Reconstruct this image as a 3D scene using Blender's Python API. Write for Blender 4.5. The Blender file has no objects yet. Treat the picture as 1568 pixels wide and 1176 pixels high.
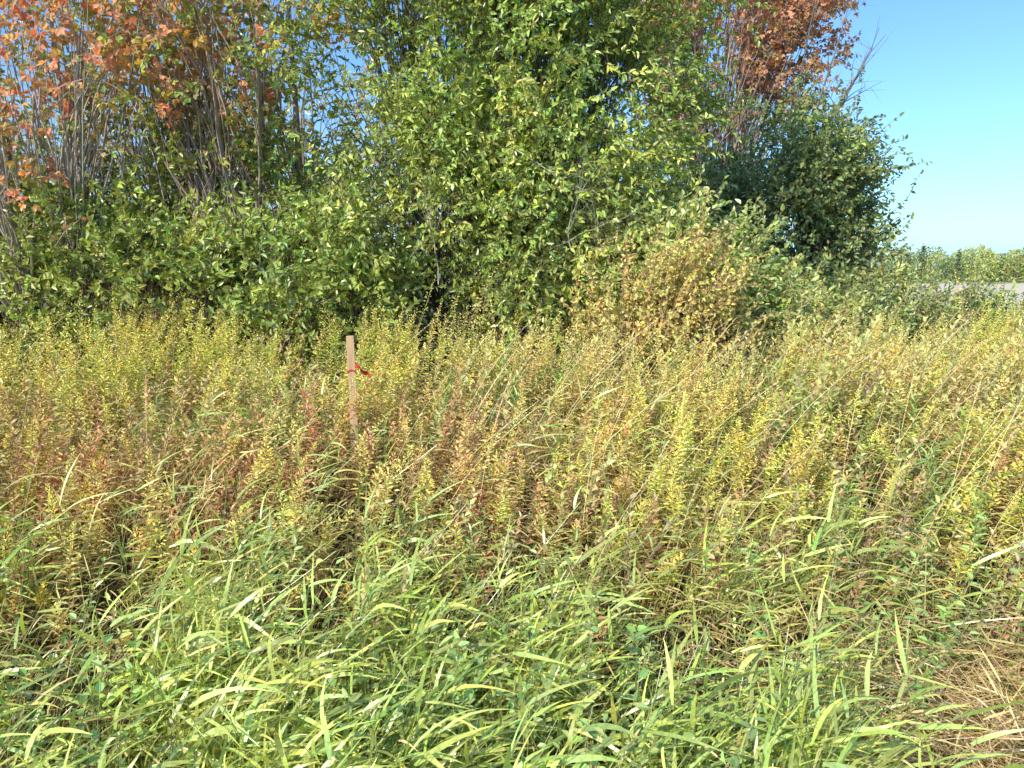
import bpy, math, numpy as np
rng = np.random.default_rng(7)
R = rng.random
def U(a,b,n=None): return rng.uniform(a,b,n)
def norm(v): return v/(np.linalg.norm(v,axis=-1,keepdims=True)+1e-9)
_T = np.random.default_rng(3).random((64,64,64)).astype(np.float32)
def noise3(p):
    p=np.asarray(p,float); i=np.floor(p).astype(int); f=p-i; f=f*f*(3-2*f)
    r=0
    for dx in (0,1):
        for dy in (0,1):
            for dz in (0,1):
                w=(f[...,0] if dx else 1-f[...,0])*(f[...,1] if dy else 1-f[...,1])*(f[...,2] if dz else 1-f[...,2])
                r=r+w*_T[(i[...,0]+dx)%64,(i[...,1]+dy)%64,(i[...,2]+dz)%64]
    return r
def noise2(x,y,s,o=0.0):
    return noise3(np.stack([x*s+o,y*s+o*1.7,np.full_like(x,o+0.5)],-1))
def sm(a,b,x): 
    t=np.clip((x-a)/(b-a),0,1); return t*t*(3-2*t)

# ---------------- terrain height
def gh(x,y):
    x=np.asarray(x,float); y=np.asarray(y,float)
    h = 0.45*(1-sm(-0.5,1.6,y)) - 0.5*sm(-0.2,1.8,y) + 0.5*sm(3.0,6.5,y)
    h = h + 0.10*(noise2(x,y,0.6,3.0)-0.5)*(1-sm(20,40,y))
    return h

# ---------------- mesh builder
class MB:
    def __init__(s): s.v=[];s.q=[];s.c=[];s.m=[];s.n=0
    def add(s,v,q,c,m=0):
        v=v.reshape(-1,3); c=np.broadcast_to(c,(len(v),3))
        s.v.append(v.astype(np.float32)); s.q.append((q.reshape(-1,4)+s.n).astype(np.int32)); s.c.append(c.astype(np.float32))
        s.m.append(np.full(len(s.q[-1]),m,np.int32)); s.n+=len(v)
    def obj(s,name,mats,parent=None,smooth=False):
        v=np.concatenate(s.v);q=np.concatenate(s.q);c=np.concatenate(s.c);m=np.concatenate(s.m)
        me=bpy.data.meshes.new(name)
        me.vertices.add(len(v)); me.vertices.foreach_set('co',v.ravel())
        me.loops.add(q.size); me.loops.foreach_set('vertex_index',q.ravel())
        me.polygons.add(len(q)); me.polygons.foreach_set('loop_start',np.arange(0,q.size,4,dtype=np.int32))
        me.polygons.foreach_set('material_index',m)
        for mt in mats: me.materials.append(mt)
        me.update(calc_edges=True)
        me.polygons.foreach_set('use_smooth',np.full(len(q),smooth))
        a=me.attributes.new('Col','FLOAT_COLOR','POINT')
        a.data.foreach_set('color',np.concatenate([np.clip(c,0,1),np.ones((len(c),1),np.float32)],1).ravel())
        o=bpy.data.objects.new(name,me); bpy.context.scene.collection.objects.link(o)
        if parent: o.parent=parent
        return o

def leaves(mb,pos,d,nrm,L,W,col,m=0,w1=0.5,w2=0.38,fold=0.25,droop=0.15):
    N=len(pos); d=norm(d); y=norm(np.cross(nrm,d)); z=np.cross(d,y)
    L=np.broadcast_to(L,(N,))[:,None]; W=np.broadcast_to(W,(N,))[:,None]
    def P(t,s,f): return pos+d*L*t+y*W*s+z*(W*f-L*droop*t*t)
    v=np.stack([P(0,0,0),P(.3,w1,fold),P(.68,w2,fold*.8),P(1,0,0),P(.68,-w2,fold*.8),P(.3,-w1,fold)],1)
    b=(np.arange(N)*6)[:,None]
    q=np.stack([b+np.array([0,3,2,1]),b+np.array([0,5,4,3])],1)
    mb.add(v,q,np.repeat(col,6,axis=0),m)

def blades(mb,pos,d,bend,L,W,col,n=5,m=0,side=None,base=0.5,tipcol=None):
    N=len(pos); d=norm(d); L=L[:,None]
    if side is None: side=rng.normal(size=(N,3))*[1,1,.4]
    side=norm(np.cross(d,side))
    s=np.linspace(0,1,n+1)
    prof=np.minimum(1,base+s*3)*(1-s**2.2); prof[-1]=0.03
    tw=norm(np.cross(side,d)); ang=U(-.9,.9,N)[:,None]
    v=np.empty((N,n+1,2,3)); c=np.empty((N,n+1,2,3))
    for i,t in enumerate(s):
        p=pos+L*(d*t+bend*t*t)
        sd=side*np.cos(ang*t)+tw*np.sin(ang*t)
        w=(W*prof[i]*.5)[:,None]
        v[:,i,0]=p-sd*w; v[:,i,1]=p+sd*w
        cc=col if tipcol is None else col*(1-t)+tipcol*t
        c[:,i,0]=cc;c[:,i,1]=cc
    b=(np.arange(N)*(2*(n+1)))[:,None,None]; k=(np.arange(n)*2)[None,:,None]
    q=b+k+np.array([0,1,3,2])
    mb.add(v,q,c.reshape(-1,3),m)

def tubes(mb,P,Rr,k,col,m=0):
    B,n,_=P.shape
    T=norm(np.gradient(P,axis=1))
    ref=np.where(np.abs(T[:,:1,2:3])>.7,np.array([0.,1,0]),np.array([0,0,1.]))*np.ones_like(T)
    a=norm(np.cross(T,ref)); b=np.cross(T,a)
    th=np.arange(k)*2*np.pi/k
    v=P[:,:,None]+Rr[:,:,None,None]*(a[:,:,None]*np.cos(th)[:,None]+b[:,:,None]*np.sin(th)[:,None])
    base=(np.arange(B)*n*k)[:,None,None,None]; i=(np.arange(n-1)*k)[None,:,None,None]; j=np.arange(k)
    q=np.stack([j,(j+1)%k,(j+1)%k+k,j+k],-1)[None,None]
    c=np.repeat(col,n*k,axis=0) if np.ndim(col)==2 else np.array(col)
    mb.add(v,base+i+q,c,m)

# ---------------- materials
def leafmat(name,trans=0.35,rough=0.42,spec=0.5,tint=(1.25,1.2,0.55),gain=1.7,noisy=False):
    m=bpy.data.materials.new(name); m.use_nodes=True; nt=m.node_tree; N=nt.nodes; Lk=nt.links; N.clear()
    out=N.new('ShaderNodeOutputMaterial'); mix=N.new('ShaderNodeMixShader'); mix.inputs[0].default_value=trans
    pb=N.new('ShaderNodeBsdfPrincipled'); tr=N.new('ShaderNodeBsdfTranslucent'); at=N.new('ShaderNodeAttribute'); at.attribute_name='Col'
    mul=N.new('ShaderNodeVectorMath'); mul.operation='SCALE'; Lk.new(at.outputs['Color'],mul.inputs[0]); mul.inputs['Scale'].default_value=gain
    if noisy:
        no=N.new('ShaderNodeTexNoise'); no.inputs['Scale'].default_value=70; no.inputs['Detail'].default_value=1
        geo=N.new('ShaderNodeTexCoord'); Lk.new(geo.outputs['Object'],no.inputs['Vector'])
        mr=N.new('ShaderNodeMapRange'); mr.inputs[3].default_value=.6*gain; mr.inputs[4].default_value=1.4*gain; Lk.new(no.outputs['Fac'],mr.inputs[0]); Lk.new(mr.outputs[0],mul.inputs['Scale'])
    Lk.new(mul.outputs[0],pb.inputs['Base Color'])
    m2=N.new('ShaderNodeVectorMath'); m2.operation='MULTIPLY'; m2.inputs[1].default_value=tint; Lk.new(mul.outputs[0],m2.inputs[0]); Lk.new(m2.outputs[0],tr.inputs['Color'])
    pb.inputs['Roughness'].default_value=rough; pb.inputs['Specular IOR Level'].default_value=spec
    Lk.new(pb.outputs[0],mix.inputs[1]); Lk.new(tr.outputs[0],mix.inputs[2]); Lk.new(mix.outputs[0],out.inputs[0])
    return m
def plain(name,rough=.8,nscale=20,lo=.6,hi=1.3,stretch=(1,1,1),col=None,bump=0.3):
    m=bpy.data.materials.new(name); m.use_nodes=True; nt=m.node_tree; N=nt.nodes; Lk=nt.links
    pb=N['Principled BSDF']; pb.inputs['Roughness'].default_value=rough; pb.inputs['Specular IOR Level'].default_value=.25
    if col is None:
        at=N.new('ShaderNodeAttribute'); at.attribute_name='Col'; src=at.outputs['Color']
    else:
        at=N.new('ShaderNodeRGB'); at.outputs[0].default_value=(*col,1); src=at.outputs[0]
    tc=N.new('ShaderNodeTexCoord'); mp=N.new('ShaderNodeMapping'); mp.inputs['Scale'].default_value=stretch; Lk.new(tc.outputs['Object'],mp.inputs[0])
    no=N.new('ShaderNodeTexNoise'); no.inputs['Scale'].default_value=nscale; no.inputs['Detail'].default_value=4; no.inputs['Roughness'].default_value=.65; Lk.new(mp.outputs[0],no.inputs['Vector'])
    mr=N.new('ShaderNodeMapRange'); mr.inputs[1].default_value=.3; mr.inputs[2].default_value=.7; mr.inputs[3].default_value=lo; mr.inputs[4].default_value=hi; Lk.new(no.outputs['Fac'],mr.inputs[0])
    mul=N.new('ShaderNodeVectorMath'); mul.operation='SCALE'; Lk.new(src,mul.inputs[0]); Lk.new(mr.outputs[0],mul.inputs['Scale']); Lk.new(mul.outputs[0],pb.inputs['Base Color'])
    if bump:
        bp=N.new('ShaderNodeBump'); bp.inputs['Strength'].default_value=bump; bp.inputs['Distance'].default_value=.01; Lk.new(no.outputs['Fac'],bp.inputs['Height']); Lk.new(bp.outputs[0],pb.inputs['Normal'])
    return m
M_leaf=leafmat('leaf_glossy',.27,.36,.8,(1.45,1.25,.45),2.1); M_dry=leafmat('leaf_dry',.27,.48,.45,(1.25,1.1,.6),1.85); M_grass=leafmat('grass_blade',.27,.32,.8,(1.4,1.25,.5),1.9,True)
M_dark=leafmat('leaf_dark',.28,.4,.7,(1.3,1.2,.5),2.0)
M_aut=leafmat('leaf_autumn',.4,.5,.35,(1.3,1.0,.6),1.75)
M_bark=plain('bark',.85,14,.7,1.9,(1,1,.25),bump=0); M_soil=plain('soil',.95,3,.5,1.5,bump=.8)

def jit(col,n,h=.12,v=.3):
    c=np.broadcast_to(np.array(col,float),(n,3))*(1+U(-v,v,(n,1)))
    return np.clip(c*(1+rng.normal(0,h,(n,3))*[1,.6,1]),0,1)
def pick(cols,w,n):
    cols=np.array(cols,float); w=np.array(w,float); return cols[rng.choice(len(cols),n,p=w/w.sum())]

# ---------------- trees / shrubs
def crown_points(ells,n,shell=3.0,gap=.0,gs=1.0,off=0.):
    vol=np.array([e[3]*e[4]*e[5] for e in ells])**.75; out=[];nr=[]
    while sum(map(len,out))<n:
        idx=rng.choice(len(ells),n,p=vol/vol.sum()); E=np.array(ells)[idx]
        d=norm(rng.normal(size=(n,3))); r=R(n)**(1/shell)
        r=r*(.78+.44*noise3(d*1.7+off+idx[:,None]*3.1))
        p=E[:,:3]+d*E[:,3:6]*r[:,None]
        k=(noise3(p*gs+off)>gap)&(p[:,2]>gh(p[:,0],p[:,1])+.25)
        out.append(p[k]);nr.append(d[k])
    return np.concatenate(out)[:n],np.concatenate(nr)[:n]

def bez(a,b,c,n): 
    t=np.linspace(0,1,n)[None,:,None]; return (1-t)**2*a[:,None]+2*t*(1-t)*b[:,None]+t*t*c[:,None]

def make_tree(name,bases,top,ells,ncl,tw,lpt,LL,LW,cols,wts,bark,crad=.4,gap=.0,gs=1.,shell=3.,trunk_r=.07,twl=(.25,.55),matl=None,up=.35,
              colvar=.28,maple=False,br_r=.022,twcol=None,wind=.15,off=0.,br_frac=1.,w1=.5,w2=.38,ldrop=-.05):
    wood=MB(); lf=MB(); matl=matl or M_leaf
    bases=np.array(bases,float); tops=np.array(top,float)
    B=len(bases); bz=gh(bases[:,0],bases[:,1])-.1
    p0=np.c_[bases[:,0],bases[:,1],bz]
    mid=(p0+tops)/2+rng.normal(0,.15,(B,3)); n=14
    TP=bez(p0,mid,tops,n)+np.cumsum(rng.normal(0,.018,(B,n,3)),1)*[1,1,0]; TP[:,0]=p0
    TR=trunk_r*(1-np.linspace(0,1,n)**1.1*.85)[None]*U(.6,1.1,(B,1)); TR[:,0]*=1.3
    tubes(wood,TP,TR,8,jit(bark,B,.05,.2))
    C,D=crown_points(ells,ncl,shell,gap,gs,off)
    nb=max(1,int(ncl*br_frac)); Cb=C[:nb]
    dist=((Cb[:,None,:2]-tops[None,:,:2])**2).sum(-1)+rng.random((nb,B))*1.0; bi=dist.argmin(1)
    tz=np.clip((Cb[:,2]-bz[bi])*U(.3,.75,nb)/(tops[bi,2]-bz[bi]+.01),.03,.95)
    ii=(tz*(n-1)).astype(int); S=TP[bi,ii]
    ctrl=(S+Cb)/2+np.c_[rng.normal(0,.12,nb),rng.normal(0,.12,nb),U(-.1,.25,nb)]*np.linalg.norm(Cb-S,axis=1,keepdims=True)
    BP=bez(S,ctrl,Cb,8); BP[:,1:-1]+=rng.normal(0,.025,(nb,6,3))
    tubes(wood,BP,(br_r*U(.5,1.2,(nb,1)))*(1-.8*np.linspace(0,1,8))[None],4,jit(bark,nb,.08,.3))
    nt_=ncl*tw; ci=np.repeat(np.arange(ncl),tw)
    st=C[ci]+rng.normal(0,crad*.5,(nt_,3))
    td=norm(D[ci]*.8+rng.normal(0,.55,(nt_,3))+[wind,0,up]); tl=U(*twl,nt_)
    en=st+td*tl[:,None]+np.array([wind,0,-.1])*tl[:,None]*.5
    TPp=bez(st,st+td*tl[:,None]*.55+[0,0,.02],en,3)
    tubes(wood,TPp,np.array([.006,.004,.002])[None]*np.ones((nt_,1)),3,jit(twcol or bark,nt_,.1,.3))
    N=nt_*lpt; ti=np.repeat(np.arange(nt_),lpt); s=np.tile((np.arange(lpt)+.6)/lpt,nt_)+U(-.05,.05,N)
    lp=st[ti]+(en-st)[ti]*s[:,None]
    rd=rng.normal(size=(N,3)); ld=norm(td[ti]*.55+norm(rd)*.85+[wind*1.2,0,ldrop])
    nrm=norm(rng.normal(size=(N,3))*.7+D[ci[ti]]*.35+[-.15,-.4,.5])
    cc=pick(cols,wts,ncl); cc=jit(cc,ncl,.08,colvar)[ci[ti]]
    mixc=pick(cols,wts,N); cc=cc*.65+mixc*.35; cc=jit(cc,N,.08,.25)
    L=LL*U(.65,1.25,N)
    if maple:
        lp=lp+ld*U(.02,.06,(N,1)); yy=norm(np.cross(nrm,ld))
        for a,sc in ((0,1),(.95,.8),(-.95,.8)):
            leaves(lf,lp,ld*math.cos(a)+yy*math.sin(a),nrm,L*sc,LW*L/LL*.6,cc,0,.45,.45,.12,.2)
    else: leaves(lf,lp,ld,nrm,L,LW*L/LL,cc,0,w1,w2)
    o=wood.obj(name,[M_bark],smooth=True); lf.obj('foliage',[matl],parent=o)
    return o

G1=(.165,.215,.05);G2=(.235,.285,.07);G3=(.085,.12,.03);YG=(.34,.37,.10)
main_e=[(-.6,10.3,4.6,2.3,1.9,2.3),(-.7,10.3,6.6,2.2,1.9,1.8),(.9,10.5,6.2,1.9,1.8,2.4),(.8,10.6,4.0,1.7,1.6,1.6),(-1.4,9.8,2.9,1.5,1.3,1.6),(.2,9.7,2.3,1.7,1.2,1.3),(.6,9.5,3.4,1.4,.9,1.0),(-.3,10.8,8.0,2.3,2,1.6),(-.8,9.6,2.6,.9,.6,1.4)]
make_tree('willow_tree',[(-1,11.2),(-.4,11.0),(.2,11.2),(.7,11.1)],[(-1.4,10.9,6.5),(-.6,10.9,7.5),(.4,11,8),(1.3,11,7)],
  main_e,1250,7,14,.082,.036,[G2,G1,YG,G3],[5,3,2.4,1.4],(.13,.11,.085),crad=.36,gap=.34,gs=.95,shell=4.5,trunk_r=.05,off=2.,br_r=.013,br_frac=.5,ldrop=-.25,up=.2)
def bare(name,starts,dirs,length,nsub,col,r0,droop=0.,sub=(.3,.8),lv2=3):
    w=MB(); B=len(starts); S=np.array(starts,float); Dd=norm(np.array(dirs,float)); n=8
    e=S+Dd*np.array(length)[:,None]
    P=bez(S,(S+e)/2+rng.normal(0,.12,(B,3)),e+[0,0,droop],n)+np.cumsum(rng.normal(0,.015,(B,n,3)),1)
    tubes(w,P,np.array(r0)[:,None]*(1-.85*np.linspace(0,1,n))[None],6,jit(col,B,.05,.2))
    lvl=P; rr=np.array(r0)[:,None]*(1-.85*np.linspace(0,1,n))[None]
    for l in range(2):
        B0=len(lvl); bi=rng.integers(0,B0,B0*nsub if l==0 else B0*lv2); ii=rng.integers(2,n-1,len(bi))
        s=lvl[bi,ii]; dd=norm(lvl[bi,-1]-lvl[bi,0]); nd=norm(dd*.8+rng.normal(0,.55,(len(bi),3))+[0,0,.2])
        ln=U(*sub,len(bi))*(1 if l==0 else .5); ee=s+nd*ln[:,None]; m=n if l==0 else 4
        Q=bez(s,(s+ee)/2+rng.normal(0,.06,(len(bi),3))*ln[:,None],ee,m)
        r=np.minimum(rr[bi,ii]*.6,.012)[:,None]*(1-.75*np.linspace(0,1,m))[None]
        tubes(w,Q,r,4 if l==0 else 3,jit(col,len(bi),.05,.25)); lvl=Q; rr=r
    return w.obj(name,[M_bark],smooth=True)
bare('dead_branches',[(.1,9.4,2.6),(.4,9.0,2.2),(-.3,9.1,3.1),(.7,8.8,2.2),(-.9,9.1,1.8),(0,8.9,3.4)],[(.8,-.2,-.1),(.6,-.3,.3),(.9,-.3,-.1),(.3,-.3,.9),(-.2,-.3,1),(.7,-.3,-.4)],[1.2,1.2,1.3,1.0,1.1,1.2],8,(.32,.30,.26),[.010]*6)

make_tree('alder_tree',[(4.9,15.2),(5.6,15.0),(5.2,15.6)],[(4.6,15.2,4.4),(5.8,15,4.6),(5.3,15.5,4.8)],
  [(5.35,15,3.3,1.45,1.5,1.5),(4.3,15.6,2.7,1.3,1.4,1.5),(6.1,15.0,2.4,1.15,1.2,1.4),(6.1,15,4.0,.8,.9,1.0),(4.9,14.8,4.5,.6,.6,.6),(6.6,15,3.0,.6,.6,.9)],430,7,10,.10,.052,
  [(.11,.14,.05),(.16,.20,.07),(.25,.28,.10)],[4,3,1.6],(.12,.11,.09),crad=.48,gap=.38,gs=1.1,shell=2.8,off=5.,matl=M_dark)
RU=(.33,.18,.11);RU2=(.40,.25,.15);RU3=(.23,.13,.08)
make_tree('red_maple_tree',[(4.3,18),(4.8,18.4)],[(4.4,18,9.8),(5.6,18.4,9)],
  [(4.9,18,8.4,2.1,1.7,2.1),(4.6,18,6.2,1.7,1.4,1.5),(6.0,18,7.2,1.1,1.1,1.6),(3.2,18,8,1.6,1.2,2)],290,6,7,.10,.085,[RU,RU2,RU3,(.2,.22,.08)],[4,4,1.5,2.],(.26,.21,.18),
  crad=.6,gap=.42,gs=.9,matl=M_aut,maple=True,off=8.,trunk_r=.09)
bare('bare_twig_tree',[(5.7,15.3,4.0),(5.9,15.2,4.2),(6.0,15.4,4.0),(5.6,15.6,4.5)],[(.3,0,1),(.5,.1,.9),(.5,-.1,1.),(.15,0,1)],[3.2,2.8,2.8,3.6],6,(.14,.12,.11),[.035,.032,.03,.028],sub=(.4,1.2))

OR=(.48,.22,.12);PK=(.46,.28,.20);YL=(.50,.37,.09);MG=(.20,.25,.07)
tb=[(-6.1,9.6),(-6.0,10.1),(-3.6,10.1),(-3.45,9.9),(-4.6,10.8),(-5.2,11.2),(-3.0,10.6),(-7.4,10.6)]
tt=[(-6.6,9.4,6.8),(-5.9,10,7.2),(-4.1,9.9,6.8),(-3.2,9.8,6.5),(-4.9,10.6,7.6),(-5.0,11,7.4),(-2.9,10.5,7),(-7.8,10.4,7)]
make_tree('orange_maple_tree',tb[:2]+tb[7:],tt[:2]+tt[7:],[(-6.0,9.2,4.9,1.5,1.1,1.4),(-5.8,8.6,3.2,.8,.5,.5),(-5.0,9.6,5.4,1.4,1,1.)],100,4,6,.085,.085,
  [OR,PK,YL,MG],[4,4,1.5,2.5],(.36,.31,.27),crad=.6,gap=.44,gs=1.3,matl=M_aut,maple=True,off=11.,trunk_r=.08,br_frac=1)
make_tree('maple_tree',tb[2:7],tt[2:7],[(-3.9,9.8,5.0,1.3,1.1,1.5),(-4.8,10.8,5.2,1.8,1,1.6),(-3.3,9.2,4.0,.5,.4,.35)],140,4,7,.085,.085,
  [PK,YL,MG,OR],[1.2,1.3,7,1.2],(.30,.24,.20),crad=.6,gap=.38,gs=1.3,matl=M_aut,maple=True,off=13.,trunk_r=.07,br_frac=.8)
nb=100; by=U(10,14.5,nb); bx=U(-10.5,-2.9,nb)*(by/10)**.8
st=[(a,b,0.) for a,b in zip(bx,by)]
bare('sapling_thicket',st,np.c_[rng.normal(0,.24,nb),rng.normal(0,.1,nb),np.ones(nb)],U(3.5,6.5,nb),9,(.34,.25,.20),U(.008,.018,nb),sub=(.6,1.8),lv2=3)
make_tree('background_woods',[(x,14.+(i%3)*.7) for i,x in enumerate(np.linspace(-13,2.5,8))],[(x+.2,14.3,4.5) for x in np.linspace(-13,2.5,8)],
  [(x,14.2+(i%2)*.8,2.3,1.6,1.0,1.9+.5*(i%3)) for i,x in enumerate(np.linspace(-13,3.2,12))]+[(-8,15,5.0,3.4,1,2.6),(-4.3,15.2,5.2,2.4,1,2.6),(-1.3,12.6,2.0,1.8,.6,2.2)],1000,6,8,.12,.055,[(.14,.17,.065),(.20,.23,.09),(.34,.23,.16)],[3,3,1.8],(.22,.18,.16),crad=.75,gap=.28,gs=.8,shell=2.6,off=17.,br_frac=.4)
xs_=np.linspace(-8.5,-2.2,12)
make_tree('dogwood_shrubs',[(x,9.8) for x in xs_],[(x+U(-.4,.4),9.6+U(-.4,.4),2.6+U(-.3,.5)) for x in xs_],
  [(-8,9.9,1.5,1.5,.9,1.4),(-6.6,9.8,1.4,1.1,.9,1.1),(-5.3,9.7,1.7,1.2,.8,1.3),(-4.2,9.6,1.4,1.1,.8,1.3),(-3.0,9.3,1.5,1.1,.7,1.2),(-5.0,10.3,2.9,1.,.8,.9),(-2.2,9.3,1.5,.9,.7,1.2),(-7.2,10.4,2.6,1.5,.6,1.3),(-3.7,10.2,3.0,.8,.6,.7),(-1.2,9.1,1.2,.8,.5,.9),(-.2,9.1,1.0,1.,.4,.8),(.7,9.2,1.0,.7,.4,.7)],760,6,11,.095,.044,
  [G1,G3,G2,(.30,.34,.10)],[4,2.4,3.5,1.4],(.22,.15,.13),crad=.36,gap=.37,gs=1.2,shell=4,trunk_r=.02,off=21.,br_r=.011)
make_tree('willow_shrub',[(1.2,9.4),(2.0,9.3),(2.8,9.4),(3.4,9.9),(2.4,9.6)],[(1.2,9.2,2.0),(2,9,2.3),(2.9,9.2,2.2),(3.5,9.7,1.9),(2.4,9.4,2.2)],
  [(1.7,9.3,1.6,1.1,.7,.9),(2.9,9.5,1.3,.95,.7,.95),(2.2,9.3,1.9,.6,.5,.6),(1.9,9.2,2.2,.5,.4,.4)],270,6,11,.09,.045,[(.22,.26,.09),G1,(.32,.34,.14)],[3,3,2.5],(.22,.17,.13),crad=.32,gap=.25,shell=2.6,trunk_r=.02,off=24.,br_r=.010,up=.8)
TA=(.42,.33,.13);TA2=(.33,.24,.10);TA3=(.38,.37,.11)
make_tree('dry_meadowsweet_shrub',[(1.1,8.3),(1.5,8.2),(1.9,8.4),(2.2,8.3)],[(1.1,8.2,1.8),(1.5,8.1,2.0),(1.9,8.3,1.9),(2.3,8.3,1.5)],
  [(1.7,8.3,1.1,.95,.5,.75),(1.2,8.2,1.7,.35,.35,.45),(2.0,8.3,1.75,.35,.3,.4),(1.5,8.1,1.6,.5,.3,.4)],130,6,14,.055,.03,[TA,TA2,TA3],[3,1.5,4],(.28,.18,.11),crad=.36,gap=.34,gs=1.6,shell=2.2,trunk_r=.012,matl=M_dry,off=27.,br_r=.007,up=1.1,twl=(.2,.55))
xs_=np.linspace(3.6,7.5,6)
make_tree('hedge_shrubs',[(x,12.3) for x in xs_],[(x,12.2,1.6) for x in xs_],
  [(4.0,12,1.1,1.2,.8,.95),(5.2,12.4,1.0,1.2,.9,.9),(6.4,13,.8,1.2,.9,.8),(3.3,10.5,.8,.9,.6,.8),(4.3,10.8,.5,1,.6,.8),(8.2,14,.7,1.6,1,.7)],350,6,10,.09,.045,[(.14,.18,.055),(.2,.24,.08),(.27,.27,.10)],[3,3,1.3],(.15,.11,.09),crad=.38,gap=.25,trunk_r=.02,off=30.,br_r=.01,up=.7,matl=M_dark)

# ---------------- meadow
def scatter(n,y0,y1,cond=None):
    out=[]; tot=0
    while tot<n:
        y=np.sqrt(U(y0*y0,y1*y1,n*2)); x=U(-1,1,n*2)*(.78*y+1.2)
        k=np.ones(n*2,bool)
        if cond is not None: k&=cond(x,y)>R(n*2)
        out.append(np.c_[x,y][k]); tot+=k.sum()
    p=np.concatenate(out)[:n]; return np.c_[p,gh(p[:,0],p[:,1])-.02]
SX,SY=-1.30,6.0
def clearance(p,H):
    f=p[:,0]-SX*p[:,1]/SY
    near=(np.abs(f)<.13+.05*R(len(p)))&(p[:,1]>2.8)&(p[:,1]<SY)
    return np.where(near,np.minimum(H,(2-U(.20,.25,len(p))*p[:,1])-p[:,2]-.03),H)
WIND=np.array([.34,-.06,0.])
def stem_pt(p,H,lean,t): 
    return p+np.stack([lean[:,0]*t*t,lean[:,1]*t*t,t*np.ones(len(p))],-1)*H[:,None]
def forb(mb,p,H,K,t0,t1,L0,L1,wr,e0,e1,c0,c1,lean=None,stemc=(.2,.15,.08),w1=.5,w2=.38,rad=0.,stem=True,wind=.5,sr=.0035,m=0,jv=.25):
    P=len(p); 
    if lean is None: lean=rng.normal(0,.15,(P,2))+WIND[:2]*.4
    if stem:
        ts=np.linspace(0,1,4); SP=np.stack([stem_pt(p,H,lean,t) for t in ts],1)
        tubes(mb,SP,np.outer(np.ones(P),sr*(1-.6*ts)),3,jit(stemc,P,.1,.3),m)
    i=np.repeat(np.arange(P),K); k=np.tile(np.arange(K),P); N=P*K
    t=t0+(t1-t0)*(k+R(N))/K; tt=(t-t0)/(t1-t0)
    a=k*2.4+np.repeat(U(0,6.28,P),K)+U(-.3,.3,N)
    el=e0+(e1-e0)*tt+U(-.3,.3,N)
    d=np.stack([np.cos(a)*np.cos(el),np.sin(a)*np.cos(el),np.sin(el)],-1)
    pos=stem_pt(p[i],H[i],lean[i],t)
    if rad: pos=pos+d*[1,1,.3]*(rad*(1-tt*.85)*R(N))[:,None]
    d=d+WIND*wind
    nr=norm(np.array([-.1,-.3,.9])+rng.normal(0,.5,(N,3)))
    L=(L0+(L1-L0)*tt)*U(.6,1.2,N)
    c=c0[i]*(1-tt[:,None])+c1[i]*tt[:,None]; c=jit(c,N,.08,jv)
    leaves(mb,pos,d,nr,L,L*wr,c,m,w1,w2,.2,.25)
    return lean
def pc(x,y,cols,s,o,n):
    v=noise2(x,y,s,o)*.7+R(n)*.3; v=sm(.25,.75,v)*(len(cols)-1.001); i=v.astype(int); f=(v-i)[:,None]; C=np.array(cols,float)
    return jit(C[i]*(1-f)+C[i+1]*f,n,.07,.2)

gold=MB()
redA=lambda x,y: np.exp(-((x+3.4)/2.0)**2-((y-5.7)/.9)**2)
p=scatter(2250,3.7,9.3,cond=lambda x,y: (.35+.65*sm(3.8,6.0,y))*(1-.35*redA(x,y))*(.15+.85*sm(.40,.56,noise2(x,y,.9,5.))+.3*sm(-.5,-2,x)+.25*sm(1.5,2.5,x))*(.25+.75*sm(.42,.54,noise2(x,y,2.2,7.)))*np.where((x>1)&(x<2.6)&(y>8.),0,1))
n=len(p); H=(.70+.44*sm(4.5,7.5,p[:,1])+.18*sm(7,8.8,p[:,1])+rng.normal(0,.16,n)+.55*(noise2(p[:,0],p[:,1],1.1,9.)-.5)); H=np.where(R(n)<.08,H+.28,H); H=clearance(p,H)
c0=pc(p[:,0],p[:,1],[(.20,.21,.06),(.25,.21,.08),(.27,.18,.10)],.7,1.,n); c1=pc(p[:,0],p[:,1],[(.34,.37,.06),(.48,.43,.09),(.45,.36,.14)],.8,2.,n)
ln=forb(gold,p,H,40,.3,.97,.10,.05,.19,.1,.6,c0,c1)
forb(gold,p,H,40,.80,1.04,.034,.02,.5,.3,1.,c1,pc(p[:,0],p[:,1],[(.52,.46,.12),(.42,.35,.14)],1.2,3.,n),stem=False,rad=.06,lean=ln)
p=scatter(1500,8.8,19,cond=lambda x,y: ((x>.34*y+ .3)&((y<11)|(x>.5*y)))*(.3+.7*sm(.4,.6,noise2(x,y,1.,8.)))); n=len(p); H=.98+rng.normal(0,.18,n)+.3*(noise2(p[:,0],p[:,1],.8,9.)-.5)
c0=pc(p[:,0],p[:,1],[(.17,.20,.06),(.24,.21,.09),(.24,.15,.10)],.5,4.,n); c1=pc(p[:,0],p[:,1],[(.24,.29,.09),(.37,.36,.10),(.32,.24,.14)],.5,6.,n)
forb(gold,p,H,32,.25,1.02,.12,.06,.22,.2,.8,c0,c1)
gold.obj('goldenrod_plants',[M_dry])

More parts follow.
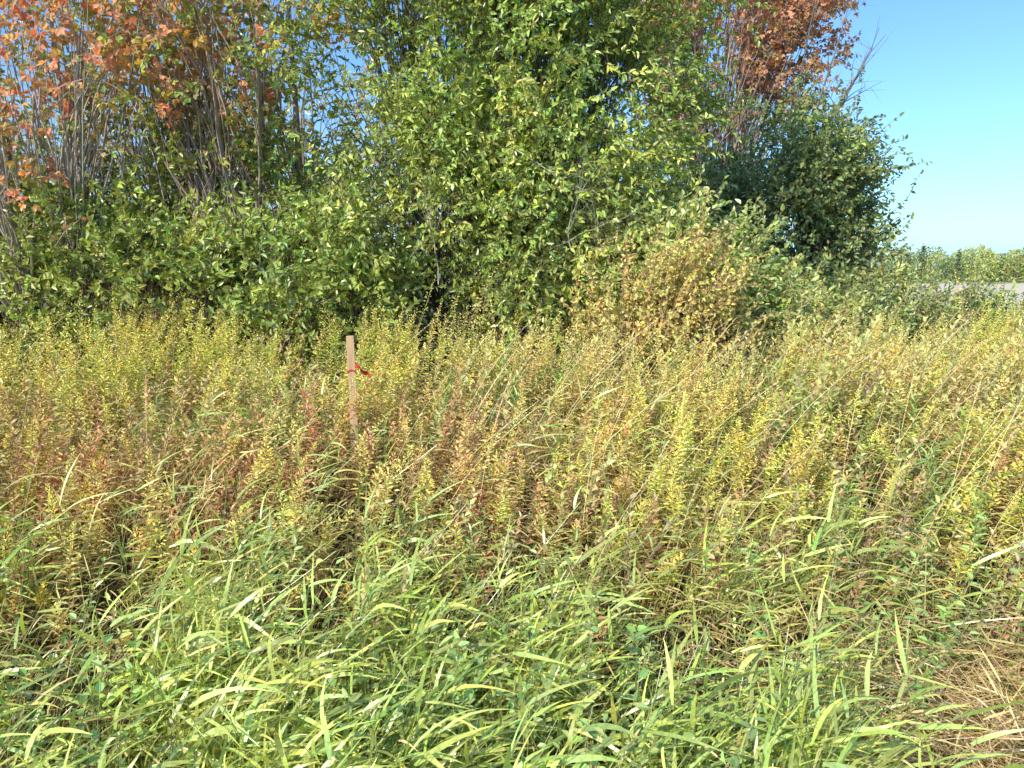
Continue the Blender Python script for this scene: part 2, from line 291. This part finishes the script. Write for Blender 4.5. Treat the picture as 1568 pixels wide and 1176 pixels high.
leafy=MB()
p=scatter(620,3.4,9.0,cond=lambda x,y: (sm(.45,.62,noise2(x,y,.8,14.))*.8+.25*(x>.24*y)+.04)*sm(2.8,5.0,y)); n=len(p)
H=clearance(p,.84+.28*sm(4,7,p[:,1])+rng.normal(0,.17,n))
c0=pc(p[:,0],p[:,1],[(.2,.22,.07),(.27,.21,.09),(.20,.11,.09)],.9,15.,n); c1=pc(p[:,0],p[:,1],[(.36,.36,.13),(.42,.36,.17),(.30,.20,.14)],.8,16.,n)
forb(leafy,p,H,30,.2,1.,.07,.055,.42,.3,.9,c0,c1,stemc=(.2,.10,.07)); leafy.obj('meadowsweet_plants',[M_dry])
ws=MB()
for (cx,cy,s,k,h) in [(2.45,6.2,.28,24,1.5),(1.3,7.4,.5,18,1.5),(.1,7.2,.35,18,1.4),(3.6,6.6,.5,18,1.45),(-.5,6.6,.3,10,1.3),(2.9,7.9,.5,26,1.7),(4.9,7.2,.5,20,1.5),(.4,4.8,.3,6,1.0),(3.9,5.2,.4,10,1.2)]:
    q=np.c_[rng.normal(cx,s,k),rng.normal(cy,s*.7,k)]; q=np.c_[q,gh(q[:,0],q[:,1])]
    forb(ws,q,h*U(.68,1.1,k),34,.25,1.,.08,.055,.5,.4,1.1,jit((.17,.18,.06),k),jit((.36,.35,.14),k,.06,.15),stemc=(.25,.15,.09),sr=.005,lean=rng.normal(0,.14,(k,2))+[.22,0],w2=.42)
ws.obj('willow_sprouts',[M_dry])

green=MB()
p=scatter(520,3.0,9.3,cond=lambda x,y: sm(.5,.66,noise2(x,y,.7,24.))+.05); n=len(p)
H=clearance(p,.75+.28*sm(4,8,p[:,1])+rng.normal(0,.14,n))
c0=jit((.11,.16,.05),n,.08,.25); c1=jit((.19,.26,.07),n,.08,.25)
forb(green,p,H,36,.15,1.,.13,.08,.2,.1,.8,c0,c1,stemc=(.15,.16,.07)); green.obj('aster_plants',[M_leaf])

red=MB()
def redp(x,y): return (redA(x,y)+.6*np.exp(-((x+.5)/.7)**2-((y-5.8)/.5)**2)+.3*np.exp(-((x-4.3)/1.3)**2-((y-5.6)/1.)**2)+.2*np.exp(-((x-1)/1.)**2-((y-5.)/.6)**2))*sm(.46,.58,noise2(x,y,1.5,33.))+.015
p=scatter(430,3.4,8.5,cond=redp); n=len(p); H=clearance(p,.80+rng.normal(0,.13,n)+.14*sm(4,7,p[:,1]))
c0=jit((.28,.16,.10),n,.12,.3); c1=pc(p[:,0],p[:,1],[(.46,.24,.14),(.46,.32,.18),(.50,.39,.18)],1.2,31.,n)
forb(red,p,H,38,.3,1.,.065,.045,.38,.3,.8,c0,c1,stemc=(.25,.10,.06),rad=.05); red.obj('red_autumn_weeds',[M_aut])

dry=MB()
p=scatter(12000,2.4,9.5,cond=lambda x,y:(.5+.5*sm(3,4.5,y))*(.25+.75*sm(.38,.58,noise2(x,y,1.1,40.)))); n=len(p)
L=U(.45,1.02,n); d=np.c_[rng.normal(.12,.25,n),rng.normal(0,.22,n),np.ones(n)]
bend=np.c_[U(0,.4,n),rng.normal(0,.12,n),U(-.25,0,n)]
far=np.abs(p[:,0]-SX*p[:,1]/SY)<.2; L=np.where(far,L*.7,L)
c=pc(p[:,0],p[:,1],[(.44,.35,.18),(.36,.27,.13),(.32,.30,.10),(.50,.42,.23)],1.,41.,n)
blades(dry,p,d,bend,L,U(.004,.009,n),c,n=4)
p=scatter(17000,2.2,9.2,cond=lambda x,y:.2+.8*sm(.40,.58,noise2(x,y,1.0,44.))+.6*((x>.3*y)&(y<5.2))); n=len(p)
p[:,2]+=U(.15,.78,n); a=U(0,6.28,n); d=np.c_[np.cos(a)*.8+.3,np.sin(a)*.8,U(-.2,1.,n)]
c=pc(p[:,0],p[:,1],[(.50,.40,.21),(.36,.33,.10),(.29,.32,.09),(.40,.28,.15)],1.3,45.,n)
blades(dry,p,d,np.c_[U(0,.3,n),np.zeros(n),U(-.7,-.1,n)],U(.10,.28,n),U(.006,.012,n),c,n=4)
p=scatter(200,4.,9.,cond=lambda x,y:.25+.75*(x>-.5)); n=len(p); H=clearance(p,U(1.05,1.6,n)); lean=np.c_[U(.1,.75,n),rng.normal(0,.12,n)]
ts=np.linspace(0,1,7); SP=np.stack([stem_pt(p,H,lean,t) for t in ts],1); tubes(dry,SP,np.outer(np.ones(n),.003*(1-.6*ts)),3,jit((.48,.42,.22),n,.06,.2))
i=np.repeat(np.arange(n),26); N=len(i); t=U(.86,1.02,N); leaves(dry,stem_pt(p[i],H[i],lean[i],t),np.c_[lean[i,0]+.2,rng.normal(0,.25,N),np.ones(N)*.8]+rng.normal(0,.25,(N,3)),rng.normal(size=(N,3)),U(.012,.03,N),.006,jit((.46,.36,.2),N,.08,.25))
dry.obj('dry_grass',[M_dry])

reed=MB()
def reedgrass(p,H,K,Lb,Wb,cl,dirx=.5):
    n=len(p); lean=rng.normal(0,.24,(n,2))+[.28,-.05]
    ts=np.linspace(0,1,4); SP=np.stack([stem_pt(p,H,lean,t) for t in ts],1)
    tubes(reed,SP,np.outer(np.ones(n),.003*(1-.5*ts)),3,jit((.18,.2,.07),n,.08,.2))
    i=np.repeat(np.arange(n),K); k=np.tile(np.arange(K),n); N=n*K
    t=.35+.65*(k+R(N)*.6)/K; a=np.repeat(U(0,6.28,n),K)+k*3.14+rng.normal(0,.5,N)
    d=norm(np.stack([np.cos(a)*.65+dirx,np.sin(a)*.6-.1,U(.15,1.15,N)],-1))
    L=Lb*U(.55,1.35,N); c=jit(cl[i],N,.07,.32)
    bend=np.stack([U(-.05,.3,N),rng.normal(0,.1,N),-U(.0,.55,N)],-1)
    sd=rng.normal(size=(N,3))*.5+[-.15,-.5,.8]
    blades(reed,stem_pt(p[i],H[i],lean[i],t),d,bend,L,Wb*U(.5,1.25,N),c,n=5,side=sd,tipcol=c*[1.3,1.15,.9])
holes=lambda x,y:np.where((x>1.5+.3*(y-2))&(y>2.3),.15,1)*np.where((np.abs(x-.75)<.5)&(np.abs(y-3.3)<.45),.04,1)*np.where((np.abs(x-.25)<.25)&(np.abs(y-2.2)<.4),.2,1)
p=scatter(1650,1.25,4.6,cond=lambda x,y:(.015+.985*sm(.50,.56,noise2(x,y,2.3,50.)))*(1-.8*sm(2.6,4.4,y))*holes(x,y)); n=len(p)
H=U(.4,1.02,n)*(.55+.45*sm(1.2,2.3,p[:,1]))*(.8+.4*noise2(p[:,0],p[:,1],2.3,50.))
reedgrass(p,H,7,.26,.0195,pc(p[:,0],p[:,1],[(.14,.20,.055),(.20,.275,.07),(.33,.38,.12),(.22,.28,.08)],1.5,51.,n))
p=scatter(420,3.9,9.,cond=lambda x,y:sm(.52,.62,noise2(x,y,.9,60.))+.04+.5*np.exp(-((x-1.0)/.8)**2-((y-6.6)/.7)**2)); n=len(p)
H=clearance(p,U(.7,1.15,n)); reedgrass(p,H,6,.26,.015,pc(p[:,0],p[:,1],[(.18,.25,.07),(.26,.33,.10),(.38,.38,.17)],1.,61.,n))
reed.obj('reed_canary_grass',[M_grass])

low=MB()
p=scatter(17000,1.0,4.2,cond=lambda x,y:.15+.85*sm(.42,.58,noise2(x,y,1.8,70.))); n=len(p)
a=U(0,6.28,n); d=np.c_[np.cos(a)*.55+.2,np.sin(a)*.55,np.ones(n)]
L=U(.12,.45,n); c=pc(p[:,0],p[:,1],[(.055,.085,.03),(.10,.14,.04),(.17,.21,.06),(.38,.31,.15)],1.8,71.,n)  # dark greens put shade of the gaps between reed clumps into the colour
blades(low,p,d,np.c_[U(0,.5,n),rng.normal(0,.2,n),-U(0,.5,n)],L,U(.004,.010,n),c,n=3)
p=np.c_[rng.normal(2.3,.7,4600),rng.normal(3.1,.5,4600)]; p=np.c_[p,gh(p[:,0],p[:,1])+U(.05,.6,4600)]; n=len(p)
a=U(0,6.28,n); blades(low,p,np.c_[np.cos(a)+.3,np.sin(a),U(-.1,.9,n)],np.c_[U(0,.3,n),np.zeros(n),-U(0,.6,n)],U(.15,.45,n),U(.003,.009,n),pc(p[:,0],p[:,1],[(.44,.33,.18),(.30,.22,.12),(.26,.26,.09)],1.6,72.,n),n=4)
low.obj('low_grass',[M_grass])
fg=MB()
for (cx,cy,s,k) in [(.25,2.2,.18,46),(.05,2.9,.4,26),(-2.6,2.9,.5,34),(-.6,2.8,.5,20),(.45,1.75,.2,18),(.6,3.1,.35,16),(2.2,3.4,.3,10),(-3.2,3.5,.5,26),(1.9,4.0,.5,14),(-1.6,2.2,.3,16)]:
    q=np.c_[rng.normal(cx,s,k),rng.normal(cy,s*.6,k)]; q=np.c_[q,gh(q[:,0],q[:,1])]
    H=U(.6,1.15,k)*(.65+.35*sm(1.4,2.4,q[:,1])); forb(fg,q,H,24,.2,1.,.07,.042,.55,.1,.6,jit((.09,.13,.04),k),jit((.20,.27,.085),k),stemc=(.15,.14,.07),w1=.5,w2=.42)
fg.obj('nettle_plants',[M_leaf])
sp=MB()
q=np.c_[rng.normal(-.02,.07,12),rng.normal(1.72,.05,12)]; q=np.c_[q,gh(q[:,0],q[:,1])]
forb(sp,q,U(.65,.95,12),16,.3,1.,.06,.05,.6,0.,.5,jit((.26,.09,.06),12),jit((.40,.17,.09),12),stemc=(.2,.06,.04)); sp.obj('red_leaf_sprig',[M_aut])

# ---------------- ground
g=MB(); xs=np.unique(np.r_[np.linspace(-900,-20,14),np.linspace(-20,24,120),np.linspace(24,900,14)]); ys=np.unique(np.r_[np.linspace(-60,-4,8),np.linspace(-4,22,110),np.linspace(22,1500,24)])
X,Y=np.meshgrid(xs,ys); Z=gh(X,Y); v=np.stack([X,Y,Z],-1); nx=len(xs)
i,j=np.meshgrid(np.arange(len(ys)-1),np.arange(nx-1),indexing='ij'); b=i*nx+j; q=np.stack([b,b+1,b+nx+1,b+nx],-1)
c=np.where((Y>22)[...,None],np.array([.34,.35,.13]),np.array([.06,.05,.028])).reshape(-1,3)
g.add(v,q,c); g.obj('ground',[M_soil],smooth=True)
f=MB(); xs=np.linspace(6,260,60); ys=np.linspace(21,96,50); X,Y=np.meshgrid(xs,ys); v=np.stack([X,Y,gh(X,Y)*0+.06],-1); nx=60
i,j=np.meshgrid(np.arange(49),np.arange(59),indexing='ij'); b=i*nx+j; q=np.stack([b,b+1,b+nx+1,b+nx],-1)
t=sm(28,60,Y)[...,None]; c=(np.array([.38,.48,.27])*(1-t)+np.array([.80,.68,.50])*t).reshape(-1,3)
f.add(v,q,c); M_f=plain('field_stubble',.95,1.6,.65,1.15,(.25,1,1),bump=.2); f.obj('harvested_field',[M_f])
tl=MB(); nt_=330; cx=U(12,170,nt_); cy=U(107,124,nt_); ht=U(2.6,4.8,nt_)*(.75+.5*noise2(cx,cx*0,.09,80.)); con=R(nt_)<.2; rr=ht*np.where(con,.24,U(.35,.6,nt_)); ht=np.where(con,ht*1.05,ht)
tc=pc(cx,cy,[(.12,.15,.06),(.20,.23,.08),(.30,.31,.10)],.25,83.,nt_); tc=np.where(con[:,None],np.array([.08,.11,.06]),tc)
k=180; i=np.repeat(np.arange(nt_),k); N=nt_*k; h=R(N)**.8; a=U(0,6.28,N); prof=np.where(con[i],1-h,np.sqrt(np.clip(1-((h-.35)/.65)**2,0,1))) 
pp=np.c_[cx[i]+np.cos(a)*rr[i]*prof*R(N)**.4,cy[i]+np.sin(a)*rr[i]*prof*R(N)**.4,h*ht[i]+rng.normal(0,.12,N)+.1]
leaves(tl,pp,rng.normal(size=(N,3))+[0,0,.6],rng.normal(size=(N,3))+[0,-.6,.5],U(.25,.6,N),U(.15,.3,N),jit(tc[i],N,.06,.25))
P=np.stack([np.c_[cx,cy,ht*t] for t in (0,.4,.85)],1); tubes(tl,P,np.full((nt_,3),.07),5,(.15,.13,.1),1)
tl.obj('distant_treeline',[M_dark,M_bark])

# ---------------- stake
import bmesh
def boxmesh(name,sx,sy,z0,z1,mat,seg=8):
    bm=bmesh.new(); rings=[]
    prof=[(z0,.1),(z0+.15,1)]+[(z0+.15+(z1-z0-.15)*k/seg,1) for k in range(1,seg+1)]
    for z,s in prof:
        r=[bm.verts.new((a*sx/2*s+rng.normal(0,.0008),b*sy/2*s+rng.normal(0,.0008),z)) for a,b in ((-1,-1),(1,-1),(1,1),(-1,1))]; rings.append(r)
    for r0,r1 in zip(rings,rings[1:]):
        for k in range(4): bm.faces.new((r0[k],r0[(k+1)%4],r1[(k+1)%4],r1[k]))
    bm.faces.new(rings[-1]); bm.faces.new(rings[0][::-1])
    bmesh.ops.bevel(bm,geom=[e for e in bm.edges if abs(e.verts[0].co.z-e.verts[1].co.z)>.05 or e.verts[0].co.z>z1-.01],offset=.003,segments=1,affect='EDGES')
    me=bpy.data.meshes.new(name); bm.to_mesh(me); bm.free(); me.materials.append(mat)
    o=bpy.data.objects.new(name,me); bpy.context.scene.collection.objects.link(o); return o
M_w=plain('stake_wood',.7,30,.65,1.25,(1,1,.08),col=(.60,.39,.22))
stk=boxmesh('wooden_stake',.06,.035,-.3,1.46,M_w); stk.location=(SX,SY,0); stk.rotation_euler=(0.02,-.01,.15)
M_r=leafmat('flagging_tape',.3,.35,.5,(1,.6,.6),1.)
rb=MB(); a=np.linspace(0,2*np.pi,17); px=np.sign(np.cos(a))*np.minimum(1,np.abs(np.cos(a))*1.5)*.034; py=np.sign(np.sin(a))*np.minimum(1,np.abs(np.sin(a))*1.5)*.021
def strip(P,h):
    n=len(P); h=np.broadcast_to(np.ravel(h),(n,)) if np.ndim(h) else np.full(n,h); hv=np.c_[h*0,h*0,h/2]
    v=np.stack([P-hv,P+hv],1); i=(np.arange(n-1)*2)[:,None]; rb.add(v,i+np.array([0,1,3,2]),np.array((.62,.06,.045)))
strip(np.c_[px,py,1.17+.012*np.sin(a*3)],.014)
s=np.linspace(0,1,14); 
strip(np.c_[.034+.12*s,-.02-.03*np.sin(s*7),1.22-.10*s+.012*np.sin(s*9)],.04*(1-s*.3))
rb.obj('ribbon',[M_r],parent=stk)

# ---------------- light, sky, camera
EL,AZ=math.radians(34),math.radians(221)
w=bpy.data.worlds.new('World'); bpy.context.scene.world=w; w.use_nodes=True; nt=w.node_tree
sk=nt.nodes.new('ShaderNodeTexSky'); sk.sky_type='NISHITA'; sk.sun_disc=False; sk.sun_elevation=EL; sk.sun_rotation=AZ; sk.ozone_density=1.0
tm=nt.nodes.new('ShaderNodeVectorMath'); tm.operation='MULTIPLY'; tm.inputs[1].default_value=(.92,1.38,1.85); nt.links.new(sk.outputs[0],tm.inputs[0])
bg=nt.nodes['Background']; bg.inputs[1].default_value=.135; nt.links.new(tm.outputs[0],bg.inputs[0])
sd=bpy.data.lights.new('sun','SUN'); sd.energy=5; sd.angle=math.radians(.5); sd.color=(1,.90,.70)
so=bpy.data.objects.new('sun',sd); bpy.context.scene.collection.objects.link(so)
from mathutils import Vector
ts=Vector((math.sin(AZ)*math.cos(EL),math.cos(AZ)*math.cos(EL),math.sin(EL))); so.rotation_euler=ts.to_track_quat('Z','Y').to_euler()
cd=bpy.data.cameras.new('camera'); cd.lens=26; cd.sensor_width=36; cd.clip_start=.05; cd.clip_end=3000
co=bpy.data.objects.new('camera',cd); co.location=(0,0,2); co.rotation_euler=(math.radians(81.1),0,0); bpy.context.scene.collection.objects.link(co)
sc=bpy.context.scene; sc.camera=co; sc.view_settings.view_transform='Standard'; sc.view_settings.look='None'; sc.view_settings.exposure=0
